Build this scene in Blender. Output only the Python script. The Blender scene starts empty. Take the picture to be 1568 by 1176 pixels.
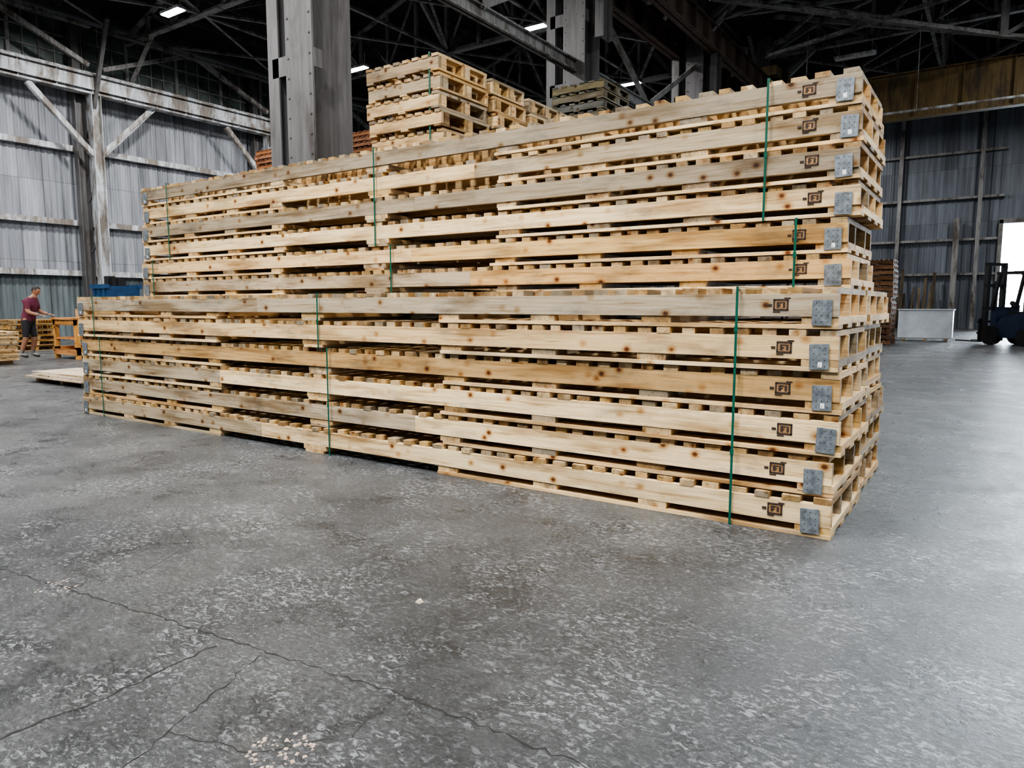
import bpy, math, random, bmesh
from mathutils import Vector, Matrix
random.seed(7)
S=bpy.context.scene
COL=S.collection

# ---------------------------------------------------------------- materials
def new_mat(name):
    m=bpy.data.materials.new(name); m.use_nodes=True
    nt=m.node_tree; b=nt.nodes["Principled BSDF"]
    return m,nt,b
def nd(nt,t,**k):
    n=nt.nodes.new(t)
    for a,v in k.items():
        if a in n.inputs: n.inputs[a].default_value=v
        else: setattr(n,a,v)
    return n
def ramp(nt,src,stops):
    r=nt.nodes.new("ShaderNodeValToRGB"); e=r.color_ramp.elements
    while len(e)<len(stops): e.new(.5)
    for i,(p,c) in enumerate(stops):
        e[i].position=p; e[i].color=(*c,1) if len(c)==3 else c
    nt.links.new(src,r.inputs[0]); return r
def mixc(nt,mode,fac,a,b):
    m=nt.nodes.new("ShaderNodeMix"); m.data_type='RGBA'; m.blend_type=mode
    for s,i in ((fac,0),(a,6),(b,7)):
        if isinstance(s,bpy.types.NodeSocket): nt.links.new(s,m.inputs[i])
        elif isinstance(s,(int,float)): m.inputs[i].default_value=s
        else: m.inputs[i].default_value=(*s,1)
    return m.outputs[2]
def noise(nt,vec,scale,detail=4,rough=.55,dist=0):
    n=nt.nodes.new("ShaderNodeTexNoise"); n.inputs["Scale"].default_value=scale
    n.inputs["Detail"].default_value=detail; n.inputs["Roughness"].default_value=rough
    n.inputs["Distortion"].default_value=dist
    nt.links.new(vec,n.inputs["Vector"]); return n.outputs[0]
def mapping(nt,vec,sc,rot=(0,0,0)):
    m=nt.nodes.new("ShaderNodeMapping"); m.inputs["Scale"].default_value=sc; m.inputs["Rotation"].default_value=rot
    nt.links.new(vec,m.inputs[0]); return m.outputs[0]
def bump(nt,b,h,st=.3,d=.01):
    n=nt.nodes.new("ShaderNodeBump"); n.inputs["Strength"].default_value=st; n.inputs["Distance"].default_value=d
    nt.links.new(h,n.inputs["Height"]); nt.links.new(n.outputs[0],b.inputs["Normal"])

def wood_mat(name):
    m,nt,b=new_mat(name)
    a=nd(nt,"ShaderNodeAttribute",attribute_name="gc"); c=nd(nt,"ShaderNodeAttribute",attribute_name="Col")
    v=a.outputs["Vector"]
    g1=noise(nt,mapping(nt,v,(1.1,26,26)),1.6,7,.65,.8)
    r1=ramp(nt,g1,[(.30,(.46,.35,.23)),(.45,(.86,.81,.74)),(.6,(1.0,1.0,1.0)),(.78,(1.17,1.17,1.15))])
    g2=noise(nt,mapping(nt,v,(.8,5,5)),1.3,4)
    r2=ramp(nt,g2,[(.35,(.54,.46,.36)),(.51,(1.0,1.0,1.0)),(.75,(1.08,1.05,1.01))])
    g3=noise(nt,mapping(nt,v,(1.6,4,4)),1.1,5,.7)
    r3=ramp(nt,g3,[(.51,(0,0,0)),(.67,(.9,.9,.9))])
    x=mixc(nt,'MULTIPLY',1,c.outputs["Color"],r1.outputs[0])
    x=mixc(nt,'MULTIPLY',1,x,r2.outputs[0])
    x2=mixc(nt,'MULTIPLY',1,x,(.58,.61,.69)); x=mixc(nt,'MIX',r3.outputs[0],x,x2)
    vo=nt.nodes.new("ShaderNodeTexVoronoi"); vo.inputs["Scale"].default_value=6.2
    nt.links.new(mapping(nt,v,(.9,1.1,1.1)),vo.inputs["Vector"])
    rk=ramp(nt,vo.outputs["Distance"],[(.05,(.13,.06,.025)),(.09,(.30,.15,.06)),(.13,(.68,.52,.35)),(.26,(1,1,1))])
    x=mixc(nt,'MULTIPLY',1,x,rk.outputs[0])
    nt.links.new(x,b.inputs["Base Color"]); b.inputs["Roughness"].default_value=.68
    b.inputs["Specular IOR Level"].default_value=.3
    bump(nt,b,g1,.35,.005)
    return m
WOOD=wood_mat("pine_wood")

def plain(name,col,rough=.6,metal=0,var=.25,scale=6,emit=None,es=0):
    m,nt,b=new_mat(name)
    tc=nt.nodes.new("ShaderNodeTexCoord")
    n=noise(nt,tc.outputs["Object"],scale,5,.6)
    lo=tuple(x*(1-var) for x in col); hi=tuple(min(1,x*(1+var)) for x in col)
    r=ramp(nt,n,[(.3,lo),(.7,hi)])
    nt.links.new(r.outputs[0],b.inputs["Base Color"]); b.inputs["Roughness"].default_value=rough
    b.inputs["Metallic"].default_value=metal
    if emit:
        b.inputs["Emission Color"].default_value=(*emit,1); b.inputs["Emission Strength"].default_value=es
    return m
GALV=plain("galvanised_steel",(.17,.195,.215),.5,.4,.45,25)
INK=plain("black_ink",(.035,.020,.012),.8,0,.5,60)
SCORCH=plain("scorched_wood",(.30,.16,.065),.8,0,.5,40)
STRAP=plain("green_plastic_strap",(.003,.075,.048),.35)
def steel(name,col,rust,amt=.5,rough=.6):
    m,nt,b=new_mat(name)
    tc=nt.nodes.new("ShaderNodeTexCoord"); o=tc.outputs["Object"]
    n=noise(nt,mapping(nt,o,(1,1,.35)),1.8,8,.68,.4)
    r=ramp(nt,n,[(.5-.25*amt,rust),(.62-.2*amt,col),(.9,tuple(min(1,x*1.35) for x in col))])
    n2=noise(nt,mapping(nt,o,(6,6,.5)),2,4)
    r2=ramp(nt,n2,[(.3,(.55,.52,.5)),(.65,(1,1,1))])
    x=mixc(nt,'MULTIPLY',.9,r.outputs[0],r2.outputs[0])
    nt.links.new(x,b.inputs["Base Color"]); b.inputs["Roughness"].default_value=rough
    return m
COLSTEEL=steel("painted_column_steel",(.13,.127,.128),(.05,.036,.03),.8,.42)
WHITESTEEL=steel("white_painted_steel",(.66,.70,.74),(.25,.22,.19),.25)
RUST=steel("rusty_girder_steel",(.12,.08,.06),(.05,.03,.02),.6)
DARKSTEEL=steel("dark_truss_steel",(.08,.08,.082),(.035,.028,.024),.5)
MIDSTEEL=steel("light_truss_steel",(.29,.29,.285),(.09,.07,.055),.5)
CRANEP=steel("faded_yellow_crane_paint",(.20,.135,.05),(.07,.05,.03),.5)

def sheet_mat(name,c1,c2,green=None,stain=.6):
    m,nt,b=new_mat(name)
    tc=nt.nodes.new("ShaderNodeTexCoord"); o=tc.outputs["Object"]
    g=noise(nt,mapping(nt,o,(1.5,1.5,.12)),2.2,6,.65)
    r=ramp(nt,g,[(.3,c2),(.62,c1)])
    sep=nt.nodes.new("ShaderNodeSeparateXYZ"); nt.links.new(o,sep.inputs[0])
    ad=nd(nt,"ShaderNodeMath",operation='ADD'); nt.links.new(sep.outputs[0],ad.inputs[0]); nt.links.new(sep.outputs[1],ad.inputs[1])
    cb=nt.nodes.new("ShaderNodeCombineXYZ"); nt.links.new(ad.outputs[0],cb.inputs[0]); nt.links.new(sep.outputs[2],cb.inputs[1])
    br=nt.nodes.new("ShaderNodeTexBrick"); nt.links.new(cb.outputs[0],br.inputs["Vector"])
    br.inputs["Scale"].default_value=1; br.inputs["Brick Width"].default_value=.85; br.inputs["Row Height"].default_value=3.1
    br.inputs["Mortar Size"].default_value=.012; br.offset=0
    br.inputs["Color1"].default_value=(.60,.60,.62,1); br.inputs["Color2"].default_value=(1.1,1.1,1.1,1); br.inputs["Mortar"].default_value=(.45,.43,.41,1)
    x=mixc(nt,'MULTIPLY',.9,r.outputs[0],br.outputs["Color"])
    if green:
        gt=nd(nt,"ShaderNodeMath",operation='LESS_THAN'); gt.inputs[1].default_value=2.6; nt.links.new(sep.outputs[2],gt.inputs[0])
        x2=mixc(nt,'MULTIPLY',1,x,green); x=mixc(nt,'MIX',gt.outputs[0],x,x2)
    nt.links.new(x,b.inputs["Base Color"]); b.inputs["Roughness"].default_value=.5
    return m
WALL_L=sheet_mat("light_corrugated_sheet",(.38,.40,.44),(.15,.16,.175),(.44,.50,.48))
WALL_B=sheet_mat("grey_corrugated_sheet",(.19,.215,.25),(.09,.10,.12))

def floor_mat():
    m,nt,b=new_mat("worn_concrete")
    tc=nt.nodes.new("ShaderNodeTexCoord"); o=tc.outputs["Object"]
    big=noise(nt,o,.6,7,.65,.5)
    base=ramp(nt,big,[(.3,(.027,.030,.033)),(.46,(.048,.052,.055)),(.56,(.068,.072,.074)),(.70,(.105,.108,.107))])
    fine=noise(nt,o,75,5,.75)
    rf=ramp(nt,fine,[(.3,(.5,.5,.5)),(.7,(1.5,1.5,1.5))])
    x=mixc(nt,'MULTIPLY',.95,base.outputs[0],rf.outputs[0])
    stain=noise(nt,o,1.3,5,.6,.8)
    rs=ramp(nt,stain,[(.58,(1,1,1)),(.76,(.98,.88,.76))])
    x=mixc(nt,'MULTIPLY',.6,x,rs.outputs[0])
    st2=noise(nt,o,2.0,7,.72,.6)
    rs2=ramp(nt,st2,[(.36,(.42,.44,.47)),(.5,(1,1,1))])
    x=mixc(nt,'MULTIPLY',.9,x,rs2.outputs[0])
    s1=noise(nt,mapping(nt,o,(1,1.7,1),(0,0,.5)),26,10,.70,.9)
    s1r=ramp(nt,s1,[(.53,(0,0,0)),(.57,(.8,.8,.8)),(.64,(1,1,1))])
    pm=noise(nt,o,1.6,8,.72,.5)
    pmr=ramp(nt,pm,[(.43,(.06,.06,.06)),(.50,(.36,.36,.36)),(.58,(1,1,1))])
    sc=mixc(nt,'MULTIPLY',1,s1r.outputs[0],pmr.outputs[0])
    s2=noise(nt,mapping(nt,o,(1,1.5,1),(0,0,1.1)),50,6,.7,.6)
    s2r=ramp(nt,s2,[(.57,(0,0,0)),(.62,(.7,.7,.7))])
    pm2=noise(nt,o,.9,5,.6,.3)
    pm2r=ramp(nt,pm2,[(.38,(.15,.15,.15)),(.55,(1,1,1))])
    s2m=mixc(nt,'MULTIPLY',1,s2r.outputs[0],pm2r.outputs[0])
    sc2=mixc(nt,'ADD',1,sc,s2m)
    x=mixc(nt,'MIX',sc2,x,(.30,.315,.33))
    nt.links.new(x,b.inputs["Base Color"])
    rr=ramp(nt,st2,[(.3,(.22,.22,.22)),(.7,(.42,.42,.42))]); nt.links.new(rr.outputs[0],b.inputs["Roughness"])
    mid=noise(nt,mapping(nt,o,(1,1.3,1)),14,4,.6,.3)
    hb=mixc(nt,'ADD',.5,s1,fine); hb=mixc(nt,'ADD',1,hb,mid)
    bump(nt,b,hb,.9,.022)
    return m
FLOOR=floor_mat()
CRACK=plain("crack_dirt",(.010,.009,.008),.95,0,.4,20)
CHIP=plain("broken_concrete",(.34,.27,.22),.9,0,.4,20)
LAMP=plain("led_lens",(1,1,1),.4,0,0,4,(.85,.93,1),60)
LAMP_OFF=plain("unlit_lens",(.6,.6,.58),.4)

# ---------------------------------------------------------------- mesh builder
class MB:
    def __init__(s): s.v=[];s.f=[];s.m=[];s.c=[];s.g=[]
    def face(s,idx,mat,col,gs):
        s.f.append(idx); s.m.append(mat); s.c+= [(*col,1)]*len(idx); s.g+=gs
    def hexa(s,P,mat=0,col=(1,1,1),axis=0,L=None,endcol=None):
        o=len(s.v); s.v+= [tuple(p) for p in P]
        off=(random.uniform(0,50),random.uniform(0,50),random.uniform(0,50))
        loc=L or P
        perm={0:(0,1,2),1:(1,0,2),2:(2,0,1)}[axis]
        def gg(i): p=loc[i]; return tuple(p[perm[k]]+off[k] for k in range(3))
        F=[((0,3,2,1),2),((4,5,6,7),2),((0,1,5,4),1),((2,3,7,6),1),((1,2,6,5),0),((3,0,4,7),0)]
        for q,ax in F:
            c=col
            if ax==axis: c=endcol or tuple(k*.82 for k in col)
            s.face([o+i for i in q],mat,c,[gg(i) for i in q])
    def box(s,x0,x1,y0,y1,z0,z1,mat=0,col=(1,1,1),axis=0,endcol=None):
        P=[(x0,y0,z0),(x1,y0,z0),(x1,y1,z0),(x0,y1,z0),(x0,y0,z1),(x1,y0,z1),(x1,y1,z1),(x0,y1,z1)]
        s.hexa(P,mat,col,axis,None,endcol)
    def member(s,a,b,w,h,mat=0,col=(1,1,1)):
        a=Vector(a);b=Vector(b);d=b-a;L=d.length
        if L<1e-5:return
        d/=L; up=Vector((0,0,1))
        if abs(d.z)>.99: up=Vector((0,1,0))
        r=d.cross(up).normalized(); u=r.cross(d).normalized()
        P=[];Lc=[]
        for (k,i,j) in [(0,-1,-1),(1,-1,-1),(1,1,-1),(0,1,-1),(0,-1,1),(1,-1,1),(1,1,1),(0,1,1)]:
            P.append(a+d*L*k - r*i*w/2 + u*j*h/2); Lc.append((L*k,i*w/2,j*h/2))
        s.hexa(P,mat,col,0,Lc)
    def angle(s,a,b,w,mat=0):
        a=Vector(a);b=Vector(b);t=w*.16
        d=(b-a).normalized(); up=Vector((0,0,1))
        if abs(d.z)>.99: up=Vector((0,1,0))
        r=d.cross(up).normalized(); u=r.cross(d).normalized()
        s.member(a-u*w/2,b-u*w/2,w,t,mat); s.member(a-r*w/2,b-r*w/2,t,w,mat)
    def cyl(s,a,b,r,mat=0,n=16,col=(1,1,1),r2=None):
        a=Vector(a);b=Vector(b);d=(b-a).normalized();up=Vector((0,0,1))
        if abs(d.z)>.99: up=Vector((0,1,0))
        x=d.cross(up).normalized();y=x.cross(d).normalized();o=len(s.v);r2=r if r2 is None else r2
        for i in range(n):
            t=2*math.pi*i/n; e=x*math.cos(t)+y*math.sin(t)
            s.v.append(tuple(a+e*r)); s.v.append(tuple(b+e*r2))
        for i in range(n):
            j=(i+1)%n; s.face([o+2*i,o+2*j,o+2*j+1,o+2*i+1],mat,col,[(0,0,0)]*4)
        s.face([o+2*i for i in range(n)][::-1],mat,col,[(0,0,0)]*n)
        s.face([o+2*i+1 for i in range(n)],mat,col,[(0,0,0)]*n)
    def obj(s,name,mats,bevel=0,parent=None,smooth=False):
        me=bpy.data.meshes.new(name); me.from_pydata(s.v,[],s.f)
        for m in mats: me.materials.append(m)
        me.polygons.foreach_set("material_index",s.m)
        ca=me.color_attributes.new("Col",'FLOAT_COLOR','CORNER'); ca.data.foreach_set("color",[k for c in s.c for k in c])
        ga=me.attributes.new("gc",'FLOAT_VECTOR','CORNER'); ga.data.foreach_set("vector",[k for c in s.g for k in c])
        me.update()
        o=bpy.data.objects.new(name,me); COL.objects.link(o)
        if bevel:
            b=o.modifiers.new("bevel",'BEVEL'); b.width=bevel; b.segments=1; b.limit_method='ANGLE'
        if parent: o.parent=parent
        return o

PALE=[(.83,.61,.34),(.89,.70,.43),(.81,.58,.31),(.77,.55,.29),(.87,.66,.38)]
GREYW=[(.43,.36,.25),(.51,.43,.31),(.38,.32,.23),(.48,.38,.25)]
BROWN=[(.60,.39,.17),(.69,.47,.20),(.46,.30,.14),(.74,.51,.22)]
def wc(p=(.7,.2,.1)):
    r=random.random()
    b=random.choice(PALE) if r<p[0] else random.choice(GREYW) if r<p[0]+p[1] else random.choice(BROWN)
    k=random.uniform(.80,1.07); return tuple(x*k for x in b)
LABEL=plain("paper_label",(.75,.75,.74),.7)

# ---------------------------------------------------------------- long pallets
def long_pallet(name,xr,L,y0,W,z0,P,side=1):
    mb=MB(); k=L/8.8
    tb=P*.105; tk=P*.185; dk=P*.17; bm=P-tb-tk-dk
    xl=xr-L
    zb=z0+tb; zs=zb+tk; zd=zs+bm
    jx=random.uniform(-.026,.026); xr+=jx; xl+=jx; jy=random.uniform(-.020,.020); y0+=jy
    ys=[y0,y0+W*.33,y0+W*.66,y0+W-.045]
    for i,y in enumerate(ys):
        c=wc((.60,.27,.13)); cuts=[xl+random.uniform(0,.015)]+([xl+random.choice([2.9,3.6,4.9,5.6])*k] if random.random()<.6 else [])+[xr-random.uniform(0,.015)]
        for a,b in zip(cuts[:-1],cuts[1:]):
            j=random.uniform(-.003,.003); q=random.uniform(.86,1.1)
            cc=tuple(u*q for u in c) if random.random()<.5 else wc((.62,.25,.13))
            bow=random.uniform(-.006,.006); n=4
            for s in range(n):      # slightly bowed beam, built from contiguous lengths
                pass
            mb.box(a,b-.002,y+j,y+.045+j,zs,zd,0,cc,0)
    n=int(L/.158); pitch=(L-.11)/(n-1)
    for i in range(n):
        w=.094+random.uniform(-.016,.010); x=xl+i*pitch+random.uniform(-.016,.016)
        x=max(xl,min(xr-w,x))
        c=wc((.3,.25,.45)); c=tuple(u*.8 for u in c); e=tuple(u*.62 for u in wc((.38,.22,.4)))
        mb.box(x,x+w,y0+random.uniform(-.006,.024),y0+W+random.uniform(-.014,.010),zd,z0+P-.002-random.uniform(0,.007),0,c,1,e)
    D=[0.0,1.02,1.86,2.72, 4.3, 8.8-2.72-.2,8.8-1.86-.2,8.8-1.02-.2,8.8-.2]
    for i,d in enumerate(D):
        w=.2
        a=xr-d*k-w
        if i==4: a=xr-(4.4*k)-.15; w=.30
        a+=random.uniform(-.03,.03) if 0<i<8 else 0
        c=wc((.5,.25,.25))
        mb.box(a,a+w,y0+random.uniform(.0,.016),y0+W,zb,zs,0,c,1,tuple(u*.76 for u in wc((.5,.25,.25))))
        if i==4:
            mb.box(a+.02,a+w-.03,y0+.002,y0+W,z0,zb,0,wc(),1,wc((.5,.3,.2)))
    Lb=2.93*k
    for y in (y0-.002,y0+W*.30,y0+W*.60,y0+W-.14):
        for a,b in ((xr-Lb,xr),(xl,xl+Lb)):
            aa=a+random.uniform(-.03,.03) if a!=xl else a
            bb=b+random.uniform(-.03,.03) if b!=xr else b
            mb.box(aa,bb,y+random.uniform(-.004,.008),y+.14,z0+.001,zb,0,wc((.84,.11,.05)),0)
    for x in (xr-.150+random.uniform(-.02,.015),xl+.045):
        w=.105; h=P*.60; zz=z0+P*.05+random.uniform(-.004,.018); sh=random.uniform(-.006,.006)
        Pq=[(x,y0-.012,zz),(x+w,y0-.012,zz+sh),(x+w,y0-.006,zz+sh),(x,y0-.006,zz),(x-sh,y0-.012,zz+h),(x+w-sh,y0-.012,zz+h+sh),(x+w-sh,y0-.006,zz+h+sh),(x-sh,y0-.006,zz+h)]
        mb.hexa(Pq,1)
        for a in range(3):
            for b in range(4):
                mb.box(x+.02+a*.03,x+.025+a*.03,y0-.0135,y0-.012,zz+.02+b*h*.24,zz+.025+b*h*.24,2)
        if random.random()<.5: mb.box(x+.045,x+.068,y0-.0130,y0-.0118,zz+.015,zz+.045,3)
    x=xr-.350+random.uniform(-.025,.025); zc=(zs+zd)/2+.004+random.uniform(-.005,.005); yy=y0-.0045
    f=.88
    mb.box(x+.004*f,x+.094*f,yy,yy+.006,zc-.036*f,zc+.034*f,4)
    def ink(a,b,c,d): mb.box(x+a*f,x+b*f,yy-.001,yy+.006,zc+c*f,zc+d*f,2)
    ink(0,.098,.024,.038);ink(.0,.098,-.040,-.028);ink(0,.012,-.035,.03);ink(.086,.098,-.035,.03)
    ink(.022,.040,-.022,.018);ink(.036,.06,.008,.018);ink(.036,.05,-.010,.0);ink(.062,.078,-.022,.018)
    ink(.0,.045,-.052,-.044); ink(-.035,-.008,-.012,.004)
    if random.random()<.6: ink(.07,.11,.040,.047)
    return mb.obj("long_wooden_pallet",[WOOD,GALV,INK,LABEL,SCORCH],bevel=.0035)

W=1.05; YF=4.33
P1=.2433; P2=.2335
for i in range(6): long_pallet("p",-.705,8.8,YF,W,i*P1,P1)
for i in range(6): long_pallet("p",-.74,8.75,YF+W+.08,W,i*P1,P1)
ZU=6*P1; YU=YF+.74
for i in range(6): long_pallet("p",-.80+(.02 if i>1 else 0),8.51,YU+(.02 if i>1 else 0),W,ZU+i*P2,P2)

def strap(x,y0,y1,z0,z1,w=.015):
    mb=MB(); t=.003; y0-=.026; y1+=.026
    mb.box(x,x+w,y0-t,y0,z0,z1+.001+t); mb.box(x,x+w,y1,y1+t,z0,z1+.001+t)
    mb.box(x,x+w,y0,y1,z1-.002,z1-.002+t); mb.box(x,x+w,y0,y1,z0-.001,z0-.001+t)
    mb.box(x-.004,x+w+.004,y0-t-.003,y0-t,z0+(z1-z0)*.45,z0+(z1-z0)*.45+.035)
    mb.obj("green_strap",[STRAP])
for x in (-1.30,-4.93,-8.97): strap(x,YF,YF+W,0.001,4*P1)
for x in (-1.30,-5.04,-9.08): strap(x,YF,YF+W,4*P1,6*P1)
for x in (-1.15,-4.84,-9.02): strap(x,YU,YU+W,ZU,ZU+2*P2)
for x in (-1.37,-5.06,-8.65): strap(x,YU+.02,YU+.02+W,ZU+2*P2,ZU+6*P2)

# ---------------------------------------------------------------- short pallet piles
def pile(name,x0,x1,y0,y1,ztop,P,tint=None,mats=None):
    mb=MB(); n=max(1,int(ztop/P)); P=ztop/n
    def cc(p):
        c=wc(p); return tuple(a*b for a,b in zip(c,tint)) if tint else c
    for i in range(n):
        z=i*P; jx=random.uniform(-.03,.03); jy=random.uniform(-.03,.03)
        a0,a1,b0,b1=x0+jx,x1+jx,y0+jy,y1+jy
        m=max(3,int((b1-b0)/.4)+1)
        w=.12
        for k in range(3):
            x=a0+(a1-a0-w)*k/2; mb.box(x,x+w,b0,b1,z+.001,z+P*.12,0,cc((.5,.2,.3)),1)
        for k in range(m):
            y=b0+(b1-b0-.045)*k/(m-1); mb.box(a0,a1,y,y+.045,z+P*.12,z+P*.74,0,cc((.55,.25,.2)),0)
            if k<m-1:
                for q in (0,.5,1):
                    xx=a0+(a1-a0-.1)*q
                    mb.box(xx,xx+.1,y+.06,y+.16,z+P*.12,z+P*.74,0,cc((.5,.2,.3)),1)
        nb=max(4,int((a1-a0)/.15)); pw=(a1-a0-.1)/(nb-1)
        for k in range(nb):
            x=a0+k*pw; mb.box(x,x+.1,b0-.01,b1+.01,z+P*.74,z+P*.9,0,cc((.5,.25,.25)),1)
    return mb.obj(name,[WOOD],bevel=0)
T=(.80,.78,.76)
pile("stacked_wooden_pallets",-7.05,-5.82,7.0,8.0,4.45,.214,T)
pile("stacked_wooden_pallets",-7.05,-5.80,8.12,8.9,4.42,.212,T)
pile("stacked_wooden_pallets",-7.05,-5.82,9.05,10.3,4.38,.214,T)
strap(-6.0,7.02,7.98,3.3,4.46,.022)
pile("stacked_grey_metal_pallets",-6.7,-5.7,11.1,12.1,5.15,.16,(.22,.28,.38))
pile("stacked_reddish_lumber",-13.8,-10.2,10.2,11.6,4.75,.10,(.44,.26,.21))
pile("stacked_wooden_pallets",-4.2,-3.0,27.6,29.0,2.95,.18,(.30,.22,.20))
pile("stacked_wooden_pallets",-24.9,-23.9,9.0,10.2,.95,.15,(.9,.75,.5))
pile("stacked_wooden_pallets",-22.6,-21.5,14.6,15.8,1.3,.15,(.55,.45,.4))

# ---------------------------------------------------------------- floor
mb=MB(); mb.box(-34,45,-25,62,-.2,0); mb.obj("floor",[FLOOR])
def crack(pts,w0=.006,seed=1):
    rnd=random.Random(seed); mb=MB(); P=[]
    for a,b in zip(pts[:-1],pts[1:]):
        a=Vector(a);b=Vector(b);n=max(2,int((b-a).length/.03)); d=(b-a).normalized(); q=Vector((-d.y,d.x)); 
        for i in range(n):
            P.append((a+(b-a)*i/n+q*rnd.uniform(-.012,.012),q))
    L=[]
    for p,q in P:
        w=w0*rnd.uniform(.1,1.5)
        L.append((p+q*w,p-q*w))
    for (a,b),(c,d) in zip(L[:-1],L[1:]):
        o=len(mb.v); mb.v+=[(a.x,a.y,.0012),(b.x,b.y,.0012),(d.x,d.y,.0012),(c.x,c.y,.0012)]
        mb.face([o,o+1,o+2,o+3],0,(1,1,1),[(0,0,0)]*4)
    return mb.obj("floor_crack",[CRACK])
crack([(-6.5,1.3),(-4.18,1.44),(-3.19,1.56),(-2.55,1.63),(-1.64,1.72),(-.91,1.74),(.2,1.72),(3,1.9)],.0032,1)
crack([(-2.52,.2),(-2.51,.83),(-2.47,1.16),(-2.5,1.6)],.0045,2)
crack([(-2.05,.3),(-1.98,.8),(-2.1,1.15),(-2.3,1.66)],.0025,3)
crack([(-2.1,1.15),(-1.8,1.22),(-1.6,1.45),(-1.64,1.72)],.0014,4)
crack([(-3.66,1.5),(-3.5,1.8),(-3.7,2.2),(-4.4,2.5)],.0012,6)
def debris(cx,cy,r,n,name,seed,smax=.018):
    rnd=random.Random(seed); mb=MB()
    for i in range(n):
        a=rnd.uniform(0,6.28); q=r*math.sqrt(rnd.random()); x=cx+q*math.cos(a); y=cy+q*math.sin(a)
        s=rnd.uniform(.003,smax); t=rnd.uniform(0,3)
        P=[]
        for zz,k in ((0.0008,1),(s*.4,.6)):
            for m in range(4):
                e=t+m*1.57+rnd.uniform(-.3,.3); P.append((x+s*k*math.cos(e),y+s*k*math.sin(e),zz))
        mb.hexa(P)
    mb.obj(name,[CHIP])
debris(-1.72,1.28,.10,70,"broken_concrete_chips",1,.010)
debris(-3.66,1.5,.10,30,"broken_concrete_chips",2,.009)
mb=MB(); P=[(-2.12,2.33,.001),(-2.09,2.325,.001),(-2.088,2.355,.001),(-2.115,2.36,.001),(-2.11,2.335,.013),(-2.098,2.33,.015),(-2.094,2.35,.011),(-2.108,2.354,.016)]
mb.hexa(P); mb.obj("pale_stone_chip",[plain("pale_stone",(.45,.38,.28),.8)])

# ---------------------------------------------------------------- walls
def corr(name,a,b,z0,z1,mat,pitch=.22,amp=.035):
    a=Vector(a);b=Vector(b);d=b-a;L=d.length;d/=L;q=Vector((-d.y,d.x))
    n=int(L/pitch)*4; mb=MB(); prof=[0,1,1,0]
    for i in range(n+1):
        p=a+d*L*i/n+q*amp*prof[i%4]
        mb.v+=[(p.x,p.y,z0),(p.x,p.y,z1)]
    for i in range(n): mb.face([2*i,2*i+2,2*i+3,2*i+1],0,(1,1,1),[(0,0,0)]*4)
    return mb.obj(name,[mat])
XL=-31.0; YB=50.0; DX=.0
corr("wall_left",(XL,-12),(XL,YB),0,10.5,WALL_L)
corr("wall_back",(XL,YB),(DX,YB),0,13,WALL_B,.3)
mb=MB()
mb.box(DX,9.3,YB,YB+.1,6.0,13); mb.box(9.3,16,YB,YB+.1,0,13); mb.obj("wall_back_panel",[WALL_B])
mb=MB()
for z in (2.65,4.65,7.55): mb.box(XL+.08,XL+.26,-12,YB-.1,z-.11,z+.11)
mb.obj("trim_1",[WHITESTEEL])
mb=MB()
for z in (3.2,5.2,7.6,10.2): mb.box(XL+.3,DX,YB-.25,YB-.05,z-.07,z+.07)
x=-30
while x<.3:
    mb.box(x,x+.2,YB-.45,YB-.25,0,13); x+=4.1
mb.box(DX-.22,DX,YB-.4,YB-.05,0,6.2); mb.box(DX-.2,9.4,YB-.4,YB-.05,6.0,6.25)
mb.box(-2.4,-2.1,YB-.6,YB-.3,0,6.4)
mb.obj("trim_2",[MIDSTEEL])
BZ=9.6
mb=MB()
mb.box(XL+.75,XL+1.15,-12,46,BZ,BZ+.07); mb.box(XL+.93,XL+.97,-12,46,BZ+.05,BZ+.7); mb.box(XL+.7,XL+1.2,-12,46,BZ+.68,BZ+.76); mb.box(XL+.9,XL+1.0,-12,46,BZ+.76,BZ+.86)
mb.box(XL+1.16,XL+1.19,-12,46,BZ+.15,BZ+.6)
y=-10
while y<46: mb.box(XL+.78,XL+1.12,y,y+.03,BZ+.07,BZ+.68); y+=1.3
mb.obj("wall_crane_runway_beam",[WHITESTEEL])
def hcol(mb,cx,cy,w,d,z0,z1,t=.03,mat=0):
    mb.box(cx-w/2,cx+w/2,cy-d/2,cy-d/2+t,z0,z1,mat); mb.box(cx-w/2,cx+w/2,cy+d/2-t,cy+d/2,z0,z1,mat)
    mb.box(cx-t/2,cx+t/2,cy-d/2+t,cy+d/2-t,z0,z1,mat)
for y in (-1.6,6.6,14.8,23,31.2,39.4):
    mb=MB()
    hcol(mb,XL+.95,y,.40,.38,0,BZ)
    hcol(mb,XL+.42,y-.35,.3,.4,0,12.3,.03,1)
    mb.box(XL+.7,XL+1.2,y-.25,y+.25,0,.04)
    for s in (-1,1): mb.angle((XL+.95,y+s*.15,7.3),(XL+.95,y+s*2.35,BZ-.03),.18,0)
    for z in (1.5,3.5,5.5,7.5): mb.member((XL+.5,y-.2,z),(XL+.9,y,z+.8),.08,.08,1)
    mb.member((XL+.4,y,8),(XL+2.3,y,12.2),.14,.14,1)
    mb.obj("wall_steel_column",[WHITESTEEL,COLSTEEL])
GLASS=plain("dirty_window_glass",(.065,.088,.08),.3,0,.7,1.2)
mb=MB(); mb.box(XL-.02,XL,-12,YB,10.5,12.6,0)
y=-12
k=0
while y<YB:
    mb.box(XL+.0,XL+(.10 if k%4==0 else .05),y,y+(.12 if k%4==0 else .04),10.5,12.6,1); y+=.55; k+=1
for z in (10.5,11.15,11.8,12.4): mb.box(XL+.0,XL+.06,-12,YB,z,z+.05,1)
mb.obj("window_1",[GLASS,MIDSTEEL])
mb=MB()
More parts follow.
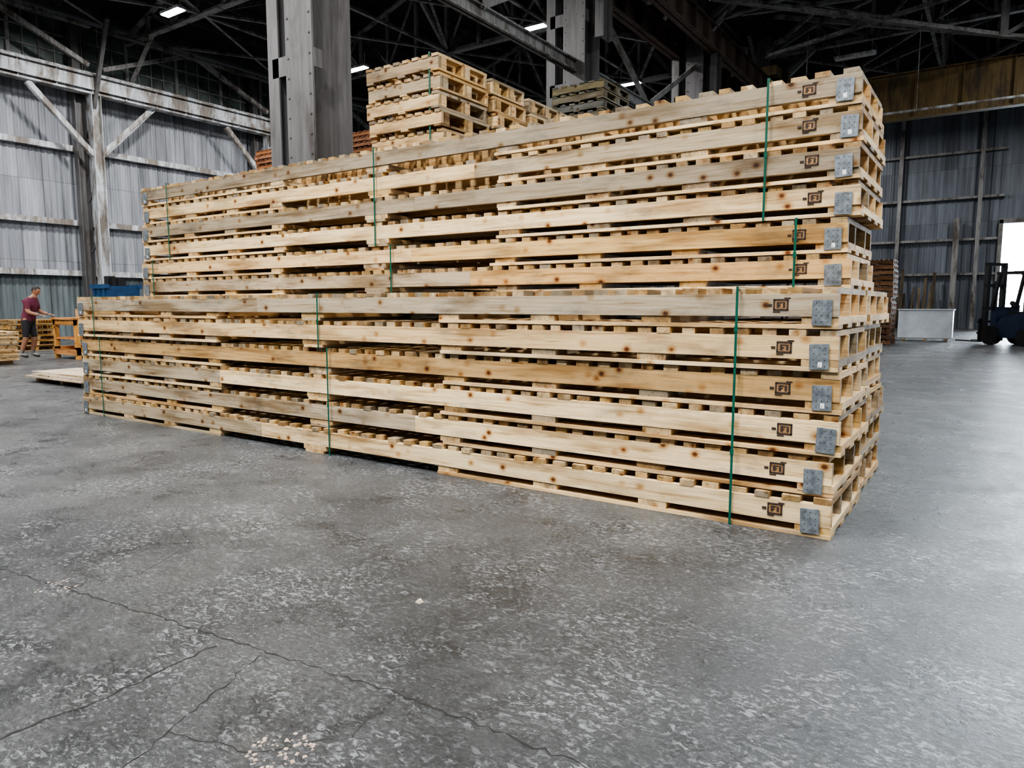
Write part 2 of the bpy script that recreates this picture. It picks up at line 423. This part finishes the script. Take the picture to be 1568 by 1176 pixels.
for y0 in (-1.6,6.6,14.8,23,31.2):
    mb.angle((XL+1.3,y0+.3,10.6),(XL+1.3,y0+4.1,12.2),.16); mb.angle((XL+1.3,y0+7.9,10.6),(XL+1.3,y0+4.1,12.2),.16)
    mb.angle((XL+1.4,y0+.3,12.1),(XL+1.4,y0+8,12.1),.2)
mb.obj("clerestory_bracing",[MIDSTEEL])

# ---------------------------------------------------------------- roof
ROOFM=plain("dark_roof_deck",(.016,.015,.015),.9,0,.5,.8)  # near-black deck colour with random variation
ridge=[(-31.3,12.6),(-20.2,16.2),(-9.4,12.9),(3.2,16.4),(16,12.9)]
def rz(x):
    for (a,za),(b,zb) in zip(ridge[:-1],ridge[1:]):
        if a<=x<=b: return za+(zb-za)*(x-a)/(b-a)
    return 12.9
mb=MB()
for (a,za),(b,zb) in zip(ridge[:-1],ridge[1:]):
    P=[(a,-12,za),(b,-12,zb),(b,YB+.2,zb),(a,YB+.2,za),(a,-12,za+.12),(b,-12,zb+.12),(b,YB+.2,zb+.12),(a,YB+.2,za+.12)]
    mb.hexa(P)
mb.obj("ceiling",[ROOFM])
mb=MB()
for (a,za),(b,zb) in zip(ridge[:-1],ridge[1:]):
    mb.hexa([(a,YB+.02,12.5),(b,YB+.02,12.5),(b,YB+.1,12.5),(a,YB+.1,12.5),(a,YB+.02,za),(b,YB+.02,zb),(b,YB+.1,zb),(a,YB+.1,za)])
mb.obj("wall_back_gable",[ROOFM])
mb=MB(); x=-30.3
while x<15.5:
    mb.box(x,x+.09,-12,YB,rz(x)-.24,rz(x)-.02); x+=1.45
mb.obj("roof_purlins",[DARKSTEEL])
TY=[-8.2,0,8.2,16.5,24.8,33.1,41.4]
for y in TY:
    mb=MB()
    for (xa,xb,xm) in ((-30.6,-9.9,-20.2),(-9.0,15.8,3.2)):
        zb=12.2
        mb.angle((xa,y,zb),(xb,y,zb),.24,0)
        for a,b in ((xa,xm),(xm,xb)): mb.angle((a,y,rz(a)-.4),(b,y,rz(b)-.4),.24,0)
        n=12; xs=[xa+(xb-xa)*i/n for i in range(n+1)]
        for i,x in enumerate(xs):
            mb.angle((x,y,zb),(x,y,rz(x)-.4),.12,0)
            if i<n:
                if i%2==0: mb.angle((x,y,zb),(xs[i+1],y,rz(xs[i+1])-.4),.13,0)
                else: mb.angle((x,y,rz(x)-.4),(xs[i+1],y,zb),.13,0)
        mb.angle((xa,y,10.4),(xa+2,y,zb),.18,0); mb.angle((xb,y,10.4),(xb-2,y,zb),.18,0)
    mb.obj("roof_truss",[MIDSTEEL if y>12 else DARKSTEEL])  # far trusses use lighter steel: light on them put into the colour
mb=MB()
for ya,yb in zip(TY[:-1],TY[1:]):
    for xa,xb in ((-30.4,-25.3),(-25.3,-20.2),(-20.2,-15),(-15,-9.9),(-9,-2.8),(-2.8,3.4),(3.4,9.6)):
        mb.angle((xa,ya,12.25),(xb,yb,12.25),.11); mb.angle((xb,ya,12.3),(xa,yb,12.3),.11)
    for x in (-25.3,-20.2,-15,-2.8,3.4,9.6):
        mb.angle((x,ya,12.2),(x,yb,12.2),.13); ym=(ya+yb)/2
        mb.angle((x,ya,12.2),(x,ym,rz(x)-.4),.12); mb.angle((x,yb,12.2),(x,ym,rz(x)-.4),.12)
mb.obj("roof_bracing",[MIDSTEEL])
mb=MB()
mb.angle((-8.2,23.4,11.2),(-.3,31.0,10.7),.2); mb.angle((-.3,31.0,10.7),(8,39,10.9),.16)
mb.angle((-7.6,24.8,11.0),(-.4,31,12.6),.14); mb.angle((-8.2,30,11.2),(4,24.8,10.9),.16)
mb.angle((-.4,31,10.6),(-.4,31,14.5),.22); mb.angle((-.4,31,10.7),(-8.2,31,13),.14)
mb.angle((-8.2,24.8,11),(4,24.8,12.2),.14); mb.angle((-.4,31,10.7),(6,31,14),.14)
mb.obj("lateral_bracing",[MIDSTEEL])
for y in (-8.4,-.2,8.05,16.7,25.2,33.6,42):
    mb=MB()
    hcol(mb,-9.2,y,.62,.80,0,13,.035)
    hcol(mb,-9.93,y,.26,.62,0,9.98,.03)
    hcol(mb,-8.60,y+.05,.24,.5,8.0,9.98,.03)
    mb.box(-9.6,-8.8,y-.5,y+.5,0,.05)
    z=1.6
    while z<10: 
        mb.box(-9.95,-9.5,y-.31,y-.295,z,z+.3); mb.box(-9.95,-9.5,y+.29,y+.305,z,z+.3)
        mb.box(-8.905,-8.885,y-.38,y-.2,z,z+.28)
        z+=1.7
    z=1.0
    while z<12.5:
        for xx in (-9.45,-8.95): mb.cyl((xx,y-.4,z),(xx,y-.415,z),.018,0,6)
        z+=.3
    mb.member((-9.2,y,11),(-11,y,12.3),.15,.15); mb.member((-9.2,y,11),(-7.2,y,12.3),.15,.15)
    mb.member((-9.2,y+.4,10.9),(-9.2,y+2.6,12.5),.15,.15); mb.member((-9.2,y-.4,10.9),(-9.2,y-2.6,12.5),.15,.15)
    mb.obj("riveted_steel_column",[COLSTEEL])
def girder(name,x,z0,z1,w,mat,ya=-12,yb=48):
    mb=MB(); mb.box(x-w/2,x+w/2,ya,yb,z0,z0+.04); mb.box(x-w/2,x+w/2,ya,yb,z1-.04,z1); mb.box(x-.02,x+.02,ya,yb,z0,z1)
    mb.box(x-.04,x+.04,ya,yb,z1,z1+.1)
    y=ya
    while y<yb: mb.box(x-w/2+.02,x+w/2-.02,y,y+.025,z0+.04,z1-.04); y+=1.2
    mb.obj(name,[mat])
girder("crane_runway_girder",-9.93,10.0,10.8,.36,RUST)
girder("crane_runway_girder",-8.60,10.0,10.8,.36,RUST)
for ya,yb in ((-8,-.6),(.2,7.64),(8.46,16.29),(17.1,24.79),(25.6,33.19),(34,41.6)):
    mb=MB()
    mb.box(-9.3,-9.1,ya,yb,7.2,7.24);mb.box(-9.3,-9.1,ya,yb,7.46,7.5);mb.box(-9.22,-9.18,ya,yb,7.2,7.5)
    ym=(ya+yb)/2
    mb.angle((-9.2,ya,9.6),(-9.2,ym,7.5),.16); mb.angle((-9.2,yb,9.6),(-9.2,ym,7.5),.16)
    mb.obj("longitudinal_strut",[MIDSTEEL])
mb=MB(); yc=33.0
mb.box(-8.3,16,yc-.2,yc+.2,8.7,8.75); mb.box(-8.3,16,yc-.2,yc+.2,10.45,10.5); mb.box(-8.3,16,yc-.02,yc+.02,8.7,10.5)
x=-8
while x<16: mb.box(x,x+.04,yc-.18,yc-.02,8.75,10.45); x+=1.6
mb.box(-8.3,-8.0,yc-.3,yc+.3,10.5,11.3); mb.box(-8.8,-8.2,yc-1.4,yc+1.4,10.92,11.3)
mb.obj("overhead_bridge_crane",[CRANEP])
mb=MB(); mb.cyl((-8,31.6,8.7),(1.0,31.6,8.7),.05)
for x in (-7,-3,.8): mb.cyl((x,31.6,8.7),(x,31.6,12.2),.012,0,6)
mb.obj("overhead_pipe",[WHITESTEEL])

def highbay(x,y,z,on=True,L=1.1,e=1500):
    mb=MB(); mb.box(x-L/2,x+L/2,y-.17,y+.17,z,z+.09,0); mb.box(x-L/2+.03,x+L/2-.03,y-.14,y+.14,z-.03,z,1)
    mb.cyl((x-L*.4,y,z+.09),(x-L*.4,y,z+.6),.01,0,6); mb.cyl((x+L*.4,y,z+.09),(x+L*.4,y,z+.6),.01,0,6)
    o=mb.obj("high_bay_light",[WHITESTEEL,LAMP if on else LAMP_OFF])
    if on:
        ld=bpy.data.lights.new("high_bay_glow",'AREA'); ld.shape='RECTANGLE'; ld.size=L; ld.size_y=.3; ld.energy=e; ld.color=(1,.985,.965)
        lo=bpy.data.objects.new("lamp_light",ld); COL.objects.link(lo); lo.location=(x,y,z-.06); lo.parent=o
for x,y in ((-24.6,15.0),(-23.7,22.9),(-14.9,23.3),(-14.0,23.9),(-14.8,31.5),(-24.5,6.5),(-15.5,7),(-24.5,-2)):  # first five are visible fixtures, the last three added for light
    highbay(x,y,11.6,e=850)
for x,y in ((-15.5,-1.5),(-10,-4.5),(-4.5,-4.5),(-4.5,.5),(1.5,-4.5),(3.5,3)):  # added lamps out of view, to light the stack's front face
    highbay(x,y,11.6,e=1450)
for x,y in ((4,14),(4,27),(2,42),(-8,44)):  # unseen lamps added to fill out the lighting grid
    highbay(x,y,11.6,e=500)
highbay(-5.3,32.1,11.2,False,1.5)

# ---------------------------------------------------------------- background objects
mb=MB()
z=.1; dx=-.45
for x in (-21.2,-19.8,-18.5): mb.box(x+dx,x+.1+dx,5.4,7.1,0,.1,0,(.6,.42,.22),1)
while z<.74:
    j=random.uniform(-.03,.03)+dx; mb.box(-21.4+j,-18.2+j,5.35,7.15+j-dx,z,z+.036,0,wc((.9,.05,.05)),0); z+=.039
mb.obj("stacked_plywood_sheets",[WOOD])
mb=MB()
for x in (-14.1,-13.2,-12.45): mb.box(x,x+.09,5.65,6.95,0,.09,0,(.5,.38,.22),1)
mb.box(-14.3,-12.25,5.55,7.05,.09,.115,0,(.5,.42,.32),0); mb.box(-14.2,-12.3,5.62,6.9,.116,.14,0,(.46,.40,.32),0)
mb.box(-14.5,-12.6,5.75,7.1,.141,.165,0,(.55,.47,.37),0)
mb.obj("flat_plywood_sheets",[WOOD])
OR=(.66,.34,.11)
mb=MB(); bx,by=-19.62,8.98
def bb(a,b,c,d,e,f,ax=0): mb.box(bx+a,bx+b,by+c,by+d,e,f,0,tuple(k*random.uniform(.85,1.1) for k in OR),ax)
for a in (-.6,.5):
    for c in (-.4,.3): bb(a,a+.1,c,c+.1,0,1.0,2)
bb(-.65,.65,-.45,.45,1.0,1.04); bb(-.6,.6,-.4,-.36,.86,.99); bb(-.6,.6,.36,.4,.86,.99); bb(-.58,.58,-.38,.38,.5,.54); bb(-.58,.58,-.38,.38,.12,.16)
bb(-.6,-.5,-.4,.4,.1,.3,1); bb(.5,.6,-.4,.4,.1,.3,1)
bb(-.6,.6,-.42,-.40,.1,.25)
mb.obj("wooden_workbench",[WOOD])
CARD=plain("cardboard",(.40,.27,.15),.85,0,.2,8)
mb=MB()
for (a,b,w,h) in ((-.25,.15,.3,.22),(.08,.12,.3,.3),(.4,-.05,.18,.16)):
    mb.box(bx+a,bx+a+w,by+b-.15,by+b+.15,1.04,1.04+h); mb.box(bx+a-.01,bx+a+w+.01,by+b-.16,by+b-.01,1.04+h,1.045+h); mb.box(bx+a-.01,bx+a+w+.01,by+b+.01,by+b+.16,1.04+h,1.045+h)
    mb.box(bx+a,bx+a+w,by+b-.01,by+b+.01,1.04+h,1.043+h)
mb.obj("cardboard_boxes",[CARD])
BLUE=plain("blue_paint",(.012,.055,.14),.5); BLACKP=plain("black_plastic",(.012,.012,.014),.5); GREYP=plain("grey_enamel",(.3,.31,.3),.5)
mb=MB(); x,y=-22.9,11.6
P=[(x-.35,y-.4,.15),(x+.35,y-.4,.15),(x+.35,y+.4,.15),(x-.35,y+.4,.15),(x-.48,y-.5,1.95),(x+.48,y-.5,1.95),(x+.48,y+.5,1.95),(x-.48,y+.5,1.95)]
mb.hexa(P,0)
mb.box(x-.52,x+.52,y-.55,y-.46,1.87,2.0,0);mb.box(x-.52,x+.52,y+.46,y+.55,1.87,2.0,0)
for k in (-.3,0,.3): mb.box(x+k-.03,x+k+.03,y-.53,y-.4,.2,1.95,0)
for a in (-.3,.3):
    for b in (-.3,.3): mb.cyl((x+a-.04,y+b,.08),(x+a+.04,y+b,.08),.08,1)
for k in range(6):
    a=random.uniform(-.35,.15); b=random.uniform(-.3,.1); mb.box(x+a,x+a+.25,y+b,y+b+.2,1.85,2.1+random.uniform(0,.2),1)
mb.obj("blue_waste_bin",[BLUE,BLACKP])
mb=MB(); x,y=-22.0,13.2
mb.box(x-.3,x+.3,y-.12,y+.12,1.5,2.3,0); mb.box(x-.27,x+.27,y-.14,y-.12,1.53,2.27,0); mb.cyl((x,y,0),(x,y,1.5),.05,0); mb.box(x-.2,x+.2,y-.2,y+.2,0,.03,0)
mb.box(x+.18,x+.22,y-.16,y-.14,1.8,1.9,1); mb.box(x-.15,x+.05,y-.145,y-.14,1.9,2.05,1)
mb.obj("electrical_cabinet_on_post",[GREYP,BLACKP])
WRAP=plain("white_plastic_wrap",(.50,.55,.60),.35,0,.12,5)
mb=MB(); mb.box(-3.15,-1.35,31.3,32.2,.1,1.2,0)
for x in (-3.0,-2.3,-1.6): mb.box(x,x+.12,31.3,32.2,0,.1,1,(.4,.3,.2),1)
mb.box(-3.2,-1.3,31.25,32.25,1.17,1.22,0)
mb.obj("shrink_wrapped_crate",[WRAP,WOOD],bevel=.05)
mb=MB()
for i in range(11):
    x=-5.6+i*.24+random.uniform(-.06,.06); h=random.uniform(1.6,3.6); c=tuple(k*.2 for k in wc((.3,.3,.4)))
    mb.member((x,YB-1.3-random.uniform(0,.3),.02),(x+random.uniform(-.2,.2),YB-.5,h),random.uniform(.08,.2),.04,0,c)
mb.obj("leaning_lumber",[WOOD])
# forklift
FK=plain("forklift_paint",(.015,.028,.06),.4)
mb=MB()
def fb(a,b,c,d,e,f,m=0): mb.box(a,b,c,d,e,f,m)
P=[(-.6,-1.2,.25),(.6,-1.2,.25),(.6,.6,.25),(-.6,.6,.25),(-.55,-1.05,1.2),(.55,-1.05,1.2),(.55,.1,.95),(-.55,.1,.95)]
mb.hexa(P,0)
fb(-.55,.55,-1.35,-.8,.35,1.15,0); fb(-.4,.4,-1.37,-1.35,.5,.9,1); fb(-.35,.35,-.45,.0,1.0,1.15,1); fb(-.3,.3,-.6,-.45,1.1,1.8,1); fb(-.5,.5,.35,.55,.6,1.3,0)
for a in (-.55,.49):
    mb.member((a,-.95,1.1),(a,-.65,2.45),.10,.10,1); mb.member((a,.5,1.2),(a,.25,2.45),.09,.09,1)
    mb.member((a,-.75,2.45),(a,.35,2.45),.1,.1,1)
    mb.cyl((a*1.1-.1,-.85,.28),(a*1.1+.1,-.85,.28),.28,1,20); mb.cyl((a*1.1-.12,.4,.33),(a*1.1+.12,.4,.33),.33,1,20)
for k in range(7): fb(-.55,.55,-.75+k*.17,-.69+k*.17,2.42,2.49,1)
mb.cyl((-.35,-.95,1.28),(.35,-.95,1.28),.16,2,16)
mb.cyl((0,.38,1.2),(0,.12,1.38),.02,1); mb.cyl((0,.13,1.36),(0,.1,1.39),.17,1,16)
for a in (-.42,.28): fb(a,a+.14,.85,1.0,.1,2.85,1); fb(a-.05,a+.1,1.05,2.0,.06,.11,1); fb(a-.06,a+.08,1.0,1.06,.06,.9,1)
for z in (.3,1.2,2.0,2.74): fb(-.42,.42,.87,.97,z,z+.11,1)
fb(-.05,.05,.87,.95,.2,2.2,1)
fb(-.55,.55,1.0,1.04,.35,.42,1); fb(-.55,.55,1.0,1.04,.75,.82,1)
fk=mb.obj("forklift",[FK,BLACKP,GREYP])
fk.location=(.58,30.0,0); fk.rotation_euler=(0,0,math.radians(48))

# ---------------------------------------------------------------- person
SKIN=plain("skin",(.30,.15,.09),.6,0,.08,10); SHIRT=plain("maroon_cotton",(.10,.013,.035),.85,0,.2,12)
SHORTS=plain("black_shorts",(.015,.015,.02),.85); SHOE=plain("dark_shoes",(.03,.03,.03),.6); HAIR=plain("dark_hair",(.012,.009,.008),.7); SOCK=plain("grey_socks",(.2,.2,.2),.9)
def skin_obj(verts,edges,rad,root=0,sub=2):
    me=bpy.data.meshes.new("t"); me.from_pydata(verts,edges,[]); o=bpy.data.objects.new("t",me); COL.objects.link(o)
    m=o.modifiers.new("s",'SKIN'); m.use_smooth_shade=True
    for i,r in enumerate(rad):
        sv=me.skin_vertices[0].data[i]; sv.radius=(r if isinstance(r,tuple) else (r,r)); sv.use_root=(i==root)
    u=o.modifiers.new("u",'SUBSURF'); u.levels=sub; u.render_levels=sub
    dg=bpy.context.evaluated_depsgraph_get(); dg.update()
    res=bpy.data.meshes.new_from_object(o.evaluated_get(dg)); bpy.data.objects.remove(o)
    return res
V=[(0,0,.96),(.03,0,1.12),(.09,0,1.32),(.12,0,1.44),(.17,0,1.53),
   (.10,.17,1.42),(.14,.235,1.15),(.37,.19,1.09),(.10,-.17,1.42),(.13,-.235,1.14),(.36,-.20,1.07),
   (0,.09,.90),(.06,.11,.50),(-.02,.12,.10),(.15,.13,.045),(-.01,-.09,.90),(-.02,-.11,.50),(-.16,-.12,.10),(.01,-.13,.045),(.21,0,1.60)]
E=[(0,1),(1,2),(2,3),(3,4),(3,5),(5,6),(6,7),(3,8),(8,9),(9,10),(0,11),(11,12),(12,13),(13,14),(0,15),(15,16),(16,17),(17,18),(4,19)]
R=[.15,.145,.16,.13,.062,.085,.055,.032,.085,.055,.032,.115,.072,.048,.040,.115,.072,.048,.040,.06]
parts=[]
me=skin_obj(V,E,R)
def setm(me,fn,mats):
    me.materials.clear()
    for m in mats: me.materials.append(m)
    for p in me.polygons: p.material_index=fn(p.center); p.use_smooth=True
MATS=[SKIN,SHIRT,SHORTS,SHOE,HAIR,SOCK,BLACKP]
def zone(c):
    if c.z>1.50: return 0
    if c.z<.085: return 3
    if c.z<.20: return 5
    if c.z>.93:
        if abs(c.y)>.17 and c.z<1.22: return 0
        if c.x>.24 and c.z<1.25: return 0
        return 1
    if c.z>.52: return 2
    return 0
setm(me,zone,MATS); parts.append(me)
for s,w in ((1,(.37,.19,1.09)),(-1,(.36,-.20,1.07))):
    w=Vector(w); pal=skin_obj([tuple(w),tuple(w+Vector((.05,0,-.005))),tuple(w+Vector((.09,0,-.01)))],[(0,1),(1,2)],[.024,(.036,.018),(.036,.016)],0,1)
    setm(pal,lambda c:0,MATS); parts.append(pal)
    for k,(dy,l) in enumerate(((-.030,.07),(-.010,.08),(.010,.075),(.030,.06))):
        b=w+Vector((.085,dy,-.01)); f=skin_obj([tuple(b),tuple(b+Vector((l*.45,dy*.1,-.008))),tuple(b+Vector((l*.8,dy*.1,-.03))),tuple(b+Vector((l*.92,dy*.1,-.05)))],[(0,1),(1,2),(2,3)],[.010,.009,.008,.007],0,1)
        setm(f,lambda c:0,MATS); parts.append(f)
    b=w+Vector((.03,-s*.025,-.005)); f=skin_obj([tuple(b),tuple(b+Vector((.03,-s*.03,-.01))),tuple(b+Vector((.055,-s*.035,-.02)))],[(0,1),(1,2)],[.012,.011,.009],0,1)
    setm(f,lambda c:0,MATS); parts.append(f)
bm=bmesh.new(); bmesh.ops.create_icosphere(bm,subdivisions=4,radius=1)
for v in bm.verts:
    x,y,z=v.co
    nx=x*.098; ny=y*.076; nz=z*.122
    if z<0: ny*=1+.25*z; nx=nx*(1+.12*z)+.012*(-z)
    if x>.9 and abs(y)<.22 and -.3<z<.15: nx+=.022*(1-abs(y)/.22)*(1-(z+.3)/.6)
    if x>.8 and abs(abs(y)-.38)<.16 and abs(z-.05)<.1: nx-=.007
    if x>.8 and abs(y)<.3 and abs(z+.5)<.05: nx-=.004
    if abs(y)>.93 and abs(z)<.28 and abs(x)<.3: ny*=1.16
    v.co=(nx,ny,nz)
hd=bpy.data.meshes.new("h"); bm.to_mesh(hd); bm.free()
def hz(c):
    if c.z>.075 or (c.x<-.02 and c.z>-.05) or (c.x<.035 and c.z>.02): return 4
    if c.x>.07 and abs(abs(c.y)-.029)<.011 and abs(c.z-.006)<.006: return 6
    return 0
setm(hd,hz,MATS)
hd.transform(Matrix.Translation((.225,0,1.665))@Matrix.Rotation(math.radians(28),4,'Y'))
parts.append(hd)
bm=bmesh.new()
for p in parts: bm.from_mesh(p)
pm=bpy.data.meshes.new("standing_worker"); bm.to_mesh(pm); bm.free()
for m in MATS: pm.materials.append(m)
person=bpy.data.objects.new("standing_worker",pm); COL.objects.link(person)
person.location=(-20.55,8.15,0); person.rotation_euler=(0,0,math.radians(40)); person.scale=(1.04,1.04,1.04)

# ---------------------------------------------------------------- world, camera
w=bpy.data.worlds.new("daylight"); S.world=w; w.use_nodes=True; nt=w.node_tree
bg=nt.nodes["Background"]; bg.inputs[0].default_value=(.80,.90,1,1)
tc=nt.nodes.new("ShaderNodeTexCoord"); sp=nt.nodes.new("ShaderNodeSeparateXYZ"); nt.links.new(tc.outputs["Generated"],sp.inputs[0])
mr=nt.nodes.new("ShaderNodeMapRange"); mr.interpolation_type='SMOOTHSTEP'
mr.inputs["From Min"].default_value=.75; mr.inputs["From Max"].default_value=.99; mr.inputs["To Min"].default_value=.28; mr.inputs["To Max"].default_value=26
nt.links.new(sp.outputs[1],mr.inputs["Value"]); nt.links.new(mr.outputs[0],bg.inputs[1])
try: S.view_settings.look='AgX - Medium High Contrast'
except Exception: pass
cam=bpy.data.cameras.new("camera"); co=bpy.data.objects.new("camera",cam); COL.objects.link(co)
co.location=(0,0,1.35); co.rotation_euler=(math.radians(83.7),0,math.radians(34.2))
cam.sensor_width=36; cam.lens=24.96; cam.clip_end=300
S.camera=co
